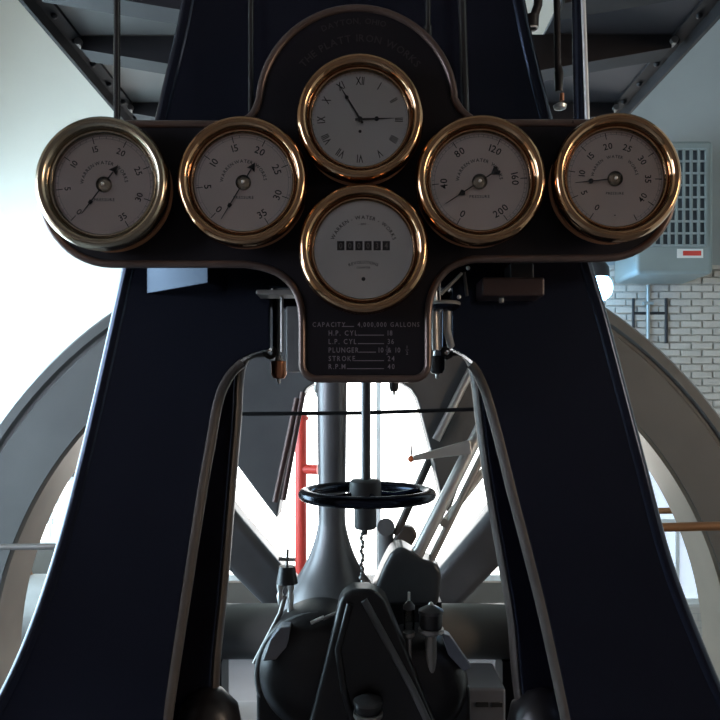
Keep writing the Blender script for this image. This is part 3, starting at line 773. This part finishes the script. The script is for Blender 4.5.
# inner right
t, c, s, Y = gauge(481, 181, 65, 'pressure_gauge', 'gauge right of the clock with 200 at its lower right and a spade pointer', 'gauge', 'brass', group=GR)
m = MB(); scale(m, c, s, Y, [(-152, '0'), (-93, '40'), (-34, '80'), (26, '120'), (85, '160'), (144, '200')], -152, 144, 5.8, .020); words(m, c, s, Y)
obj('dial_markings', m, 'ink', t); pointer(t, c, s, Y, 237, .082, .040, 'spade', .52)
# rightmost
t, c, s, Y = gauge(618, 178, 64, 'pressure_gauge', 'rightmost gauge with its pointer level to the left, beside the louvred heater', 'gauge', 'brass', group=GR)
m = MB(); scale(m, c, s, Y, [(-148+34*i, str(5*i)) for i in range(9)]+[(152, None)], -148, 152, 6.8, .018, .074); words(m, c, s, Y, .046, .0085)
line(m, '-', 0, -.072*s, .014*s, Y, .1, (c.x, c.z))
obj('dial_markings', m, 'ink', t); pointer(t, c, s, Y, 264, .082, .012, 'none', .5)
pm = MB(); a = math.radians(264)
pm.lathe([(0, -.0052), (.005*s, -.0052), (.005*s, -.0034), (0, -.0034)], (c.x+.05*s*math.sin(a), Y, c.z+.05*s*math.cos(a)), (0, 1, 0), 14)
obj('pointer_disc', pm, 'pointer', t)
# clock
t, c, s, Y = gauge(360, 118, 63.5, 'panel_clock', 'brass-rimmed clock with roman numerals at the top centre of the panel', 'clock', 'brass', 'dialc')
m = MB(); cc = (c.x, c.z)
for i, rn in enumerate(['XII', 'I', 'II', 'III', 'IIII', 'V', 'VI', 'VII', 'VIII', 'IX', 'X', 'XI']):
    arctext(m, rn, .080*s, 30*i, .0235*s, Y, .06, cc, .62)
for i in range(60):
    x0, z0 = polar(.0955*s, 6*i); x1, z1 = polar(.0972*s, 6*i); quad(m, x0, z0, x1, z1, .0009*s, Y, cc)
obj('roman_numerals', m, 'ink', t)
def hand(ang, length, disc, wd, nm, dy):
    a = math.radians(ang); u = (math.sin(a), math.cos(a)); n = (math.cos(a), -math.sin(a))
    P = lambda l, w_: (c.x+(u[0]*l+n[0]*w_)*s, c.z+(u[1]*l+n[1]*w_)*s)
    m = MB().prism([P(-.010, wd*1.3), P(disc, wd*.8), P(length, .0003), P(length, -.0003), P(disc, -wd*.8), P(-.010, -wd*1.3)], Y-dy, Y-dy+.0012)
    q = P(disc, 0); m.lathe([(0, -.0006), (wd*2.3*s, -.0004), (wd*2.3*s, .0016), (0, .0016)], (q[0], Y-dy, q[1]), (0, 1, 0), 16)
    obj(nm, m, 'pointer', t)
hand(88, .070, .034, .0020, 'hour_hand', .0030); hand(-31.5, .082, .052, .0017, 'minute_hand', .0050)
obj('hand_boss', MB().lathe([(0, -.007), (.005*s, -.006), (.005*s, 0), (0, 0)], (c.x, Y, c.z), (0, 1, 0), 18), 'pointer', t)
obj('winding_hole', MB().lathe([(0, -.0006), (.0032*s, -.0006), (.0032*s, 0), (0, 0)], (c.x, Y, c.z-.024*s), (0, 1, 0), 14), 'ink', t)
# revolution counter
t, c, s, Y = gauge(363.5, 250, 65, 'revolution_counter', 'round counter dial with six dark number wheels below the clock', 'counter', 'brass', 'dialc')
m = MB(); cc = (c.x, c.z)
arctext(m, 'WARREN - WATER - WORKS', .066*s, 0, .0105*s, Y, .16, cc)
line(m, '- 1897 -', 0, .052*s, .006*s, Y, .12, cc)
arctext(m, 'REVOLUTIONS', .075*s, 0, .0085*s, Y, .12, (c.x, c.z-.099*s))
line(m, 'COUNTER', 0, -.035*s, .0055*s, Y, .12, cc)
obj('dial_lettering', m, 'ink', t)
obj('maker_mark', MB().lathe([(0, -.0008), (.004*s, -.0008), (.004*s, 0), (0, 0)], (c.x, Y, c.z-.058*s), (0, 1, 0), 14), 'ink', t)
wm = mat('counter_wheel', (.035, .022, .024), .5, 0, .2); wn = mat('counter_digit', (.26, .22, .2), .5, 0, .1)
for i, dg in enumerate('000034'):
    xx = (-.0455+.0182*i)*s
    wo = obj('number_wheel', MB().box(c.x+xx-.0073*s, c.x+xx+.0073*s, Y-.0012, Y+.0003, c.z-.0005*s, c.z+.0178*s), wm, t)
    dm = MB(); put(dm, dg, xx, .0087*s, 0, .017*s, Y-.0016, .8, cc); obj('digit', dm, wn, wo)

# ------------------------------------------------------------------ gauge pipes rising behind the panel
def gpipe(x, r, label, m='dsteel', ybot=140, Y=1.64, ytop=-320, dx=0):
    p = px(x, ybot, Y)
    t = thing('gauge_pipe', label, 'pipe', p)
    tp = px(x-dx, ytop, Y)
    obj('pipe', MB().tube([p, tp], r, 16), m, t)
    obj('coupling', MB().lathe([(0, 0), (r*1.6, 0), (r*1.6, .03), (0, .03)], p, seg=12), m, t)
    return t
gpipe(117, .0075, 'grey gauge pipe rising from the leftmost gauge', 'gp')
gpipe(251, .0065, 'slim bright gauge pipe rising beside the second gauge from the left', 'gp', 130)
gpipe(466, .0095, 'bright gauge pipe rising from the gauge right of the clock', 'gp', 130, dx=14)
gpipe(428, .006, 'slim pipe ending at the arch border right of the clock', 'gp', 40)
gpipe(581, .016, 'thick black pipe rising beside the rightmost gauge', 'black', 140, 1.68, dx=8)
gpipe(588, .0055, 'bright slim pipe running up beside the thick black pipe', 'steel', 140, 1.64, dx=16)

# ------------------------------------------------------------------ walkway overhead
HP = 1.2
def walkway(label, xi, xo, pm_, ys, y1, side):
    zb = CZ+HP
    t = thing('overhead_walkway', label, 'walkway', ((xi+xo)/2, (ys[0]+y1)/2, zb-.1))
    y = 1.82; yy = [1.82]+[a+.0 for a in ys[1:]]+[y1]
    for a, b in zip(yy, yy[1:]):
        obj('deck_plate', MB().box(min(xi, xo), max(xi, xo), a+.003, b-.003, zb, zb+.012), pm_, t)
    e0, e1 = sorted((xo, xo-side*.012))
    obj('edge_angle', MB().box(e0, e1, 1.82, y1, zb-.055, zb+.02), 'iron', t)
    e0, e1 = sorted((xo, xo-side*.06))
    obj('edge_flange', MB().box(e0, e1, 1.82, y1, zb-.012, zb-.001), 'iron', t)
    y = 1.9
    while y < 4.4:
        obj('rivet', MB().ball((xo-side*.035, y, zb-.014), .011, 10, 6), 'iron', t); y += .16
    for yb in ys:
        m = MB(); xa, xb = xo-side*.06, xi-side*.05
        pts = [(xa, zb-.002), (xb, zb-.002), (xb, zb-.115), (xa, zb-.035)]
        m.prism(pts, yb, yb+.02); br = obj('bracket', m, 'iron', t)
        q = [(xa, zb-.035), (xb, zb-.115)]
        obj('bracket_flange', MB().prism([(xa, zb-.035), (xb, zb-.115), (xb, zb-.125), (xa, zb-.045)], yb, yb+.09), 'iron', br)
        obj('bolt', MB().tube([(xa+side*.005, yb-.015, zb-.025), (xa+side*.005, yb+.02, zb-.025)], .012, 10), 'dsteel', br)
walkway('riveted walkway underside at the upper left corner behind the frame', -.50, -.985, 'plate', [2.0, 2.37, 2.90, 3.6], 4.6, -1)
walkway('dark riveted walkway underside at the upper right corner behind the frame', .60, 1.075, 'plate_shaded', [1.95, 2.36, 2.90, 3.6], 4.6, 1)
# stay at the inner edge of the right walkway, oiler, bent pipe
rs = thing('sight_oiler', 'hanging sight oiler with a reddish tip and bright foot under the right walkway', 'lubricator', px(559, 108, 1.95))
obj('rod', MB().tube([px(556, -40, 1.95), px(558, 70, 1.95)], .009), 'iron', rs)
obj('body', MB().lathe([(0, 0), (.010, 0), (.013, .05), (.008, .07), (0, .07)], px(559, 92, 1.95), seg=16), 'cast', rs)
obj('reddish_tip', MB().lathe([(0, 0), (.006, 0), (.006, .02), (0, .02)], px(562, 101, 1.95), seg=12), 'copper', rs)  # reddish copper tip
obj('foot', MB().lathe([(0, -.008), (.016, -.004), (.018, .004), (.008, .010), (0, .010)], px(560, 107, 1.95), seg=18), 'steel', rs)
bp_ = thing('bent_pipe', 'short bent black pipe with a bright end beside the frame top on the right', 'pipe', px(530, 30, 1.95))
obj('pipe', MB().tube([px(541, -80, 1.95), px(538, 5, 1.95), px(532, 22, 1.95)], .012), 'iron', bp_)
obj('end_cap', MB().lathe([(0, 0), (.020, 0), (.022, .03), (.012, .035), (0, .035)], px(531, 28, 1.95), seg=16), 'cast', bp_)
obj('end_ring', MB().torus(px(532, 28, 1.95), .014, .003, seg=20, ms=6), 'steel', bp_)
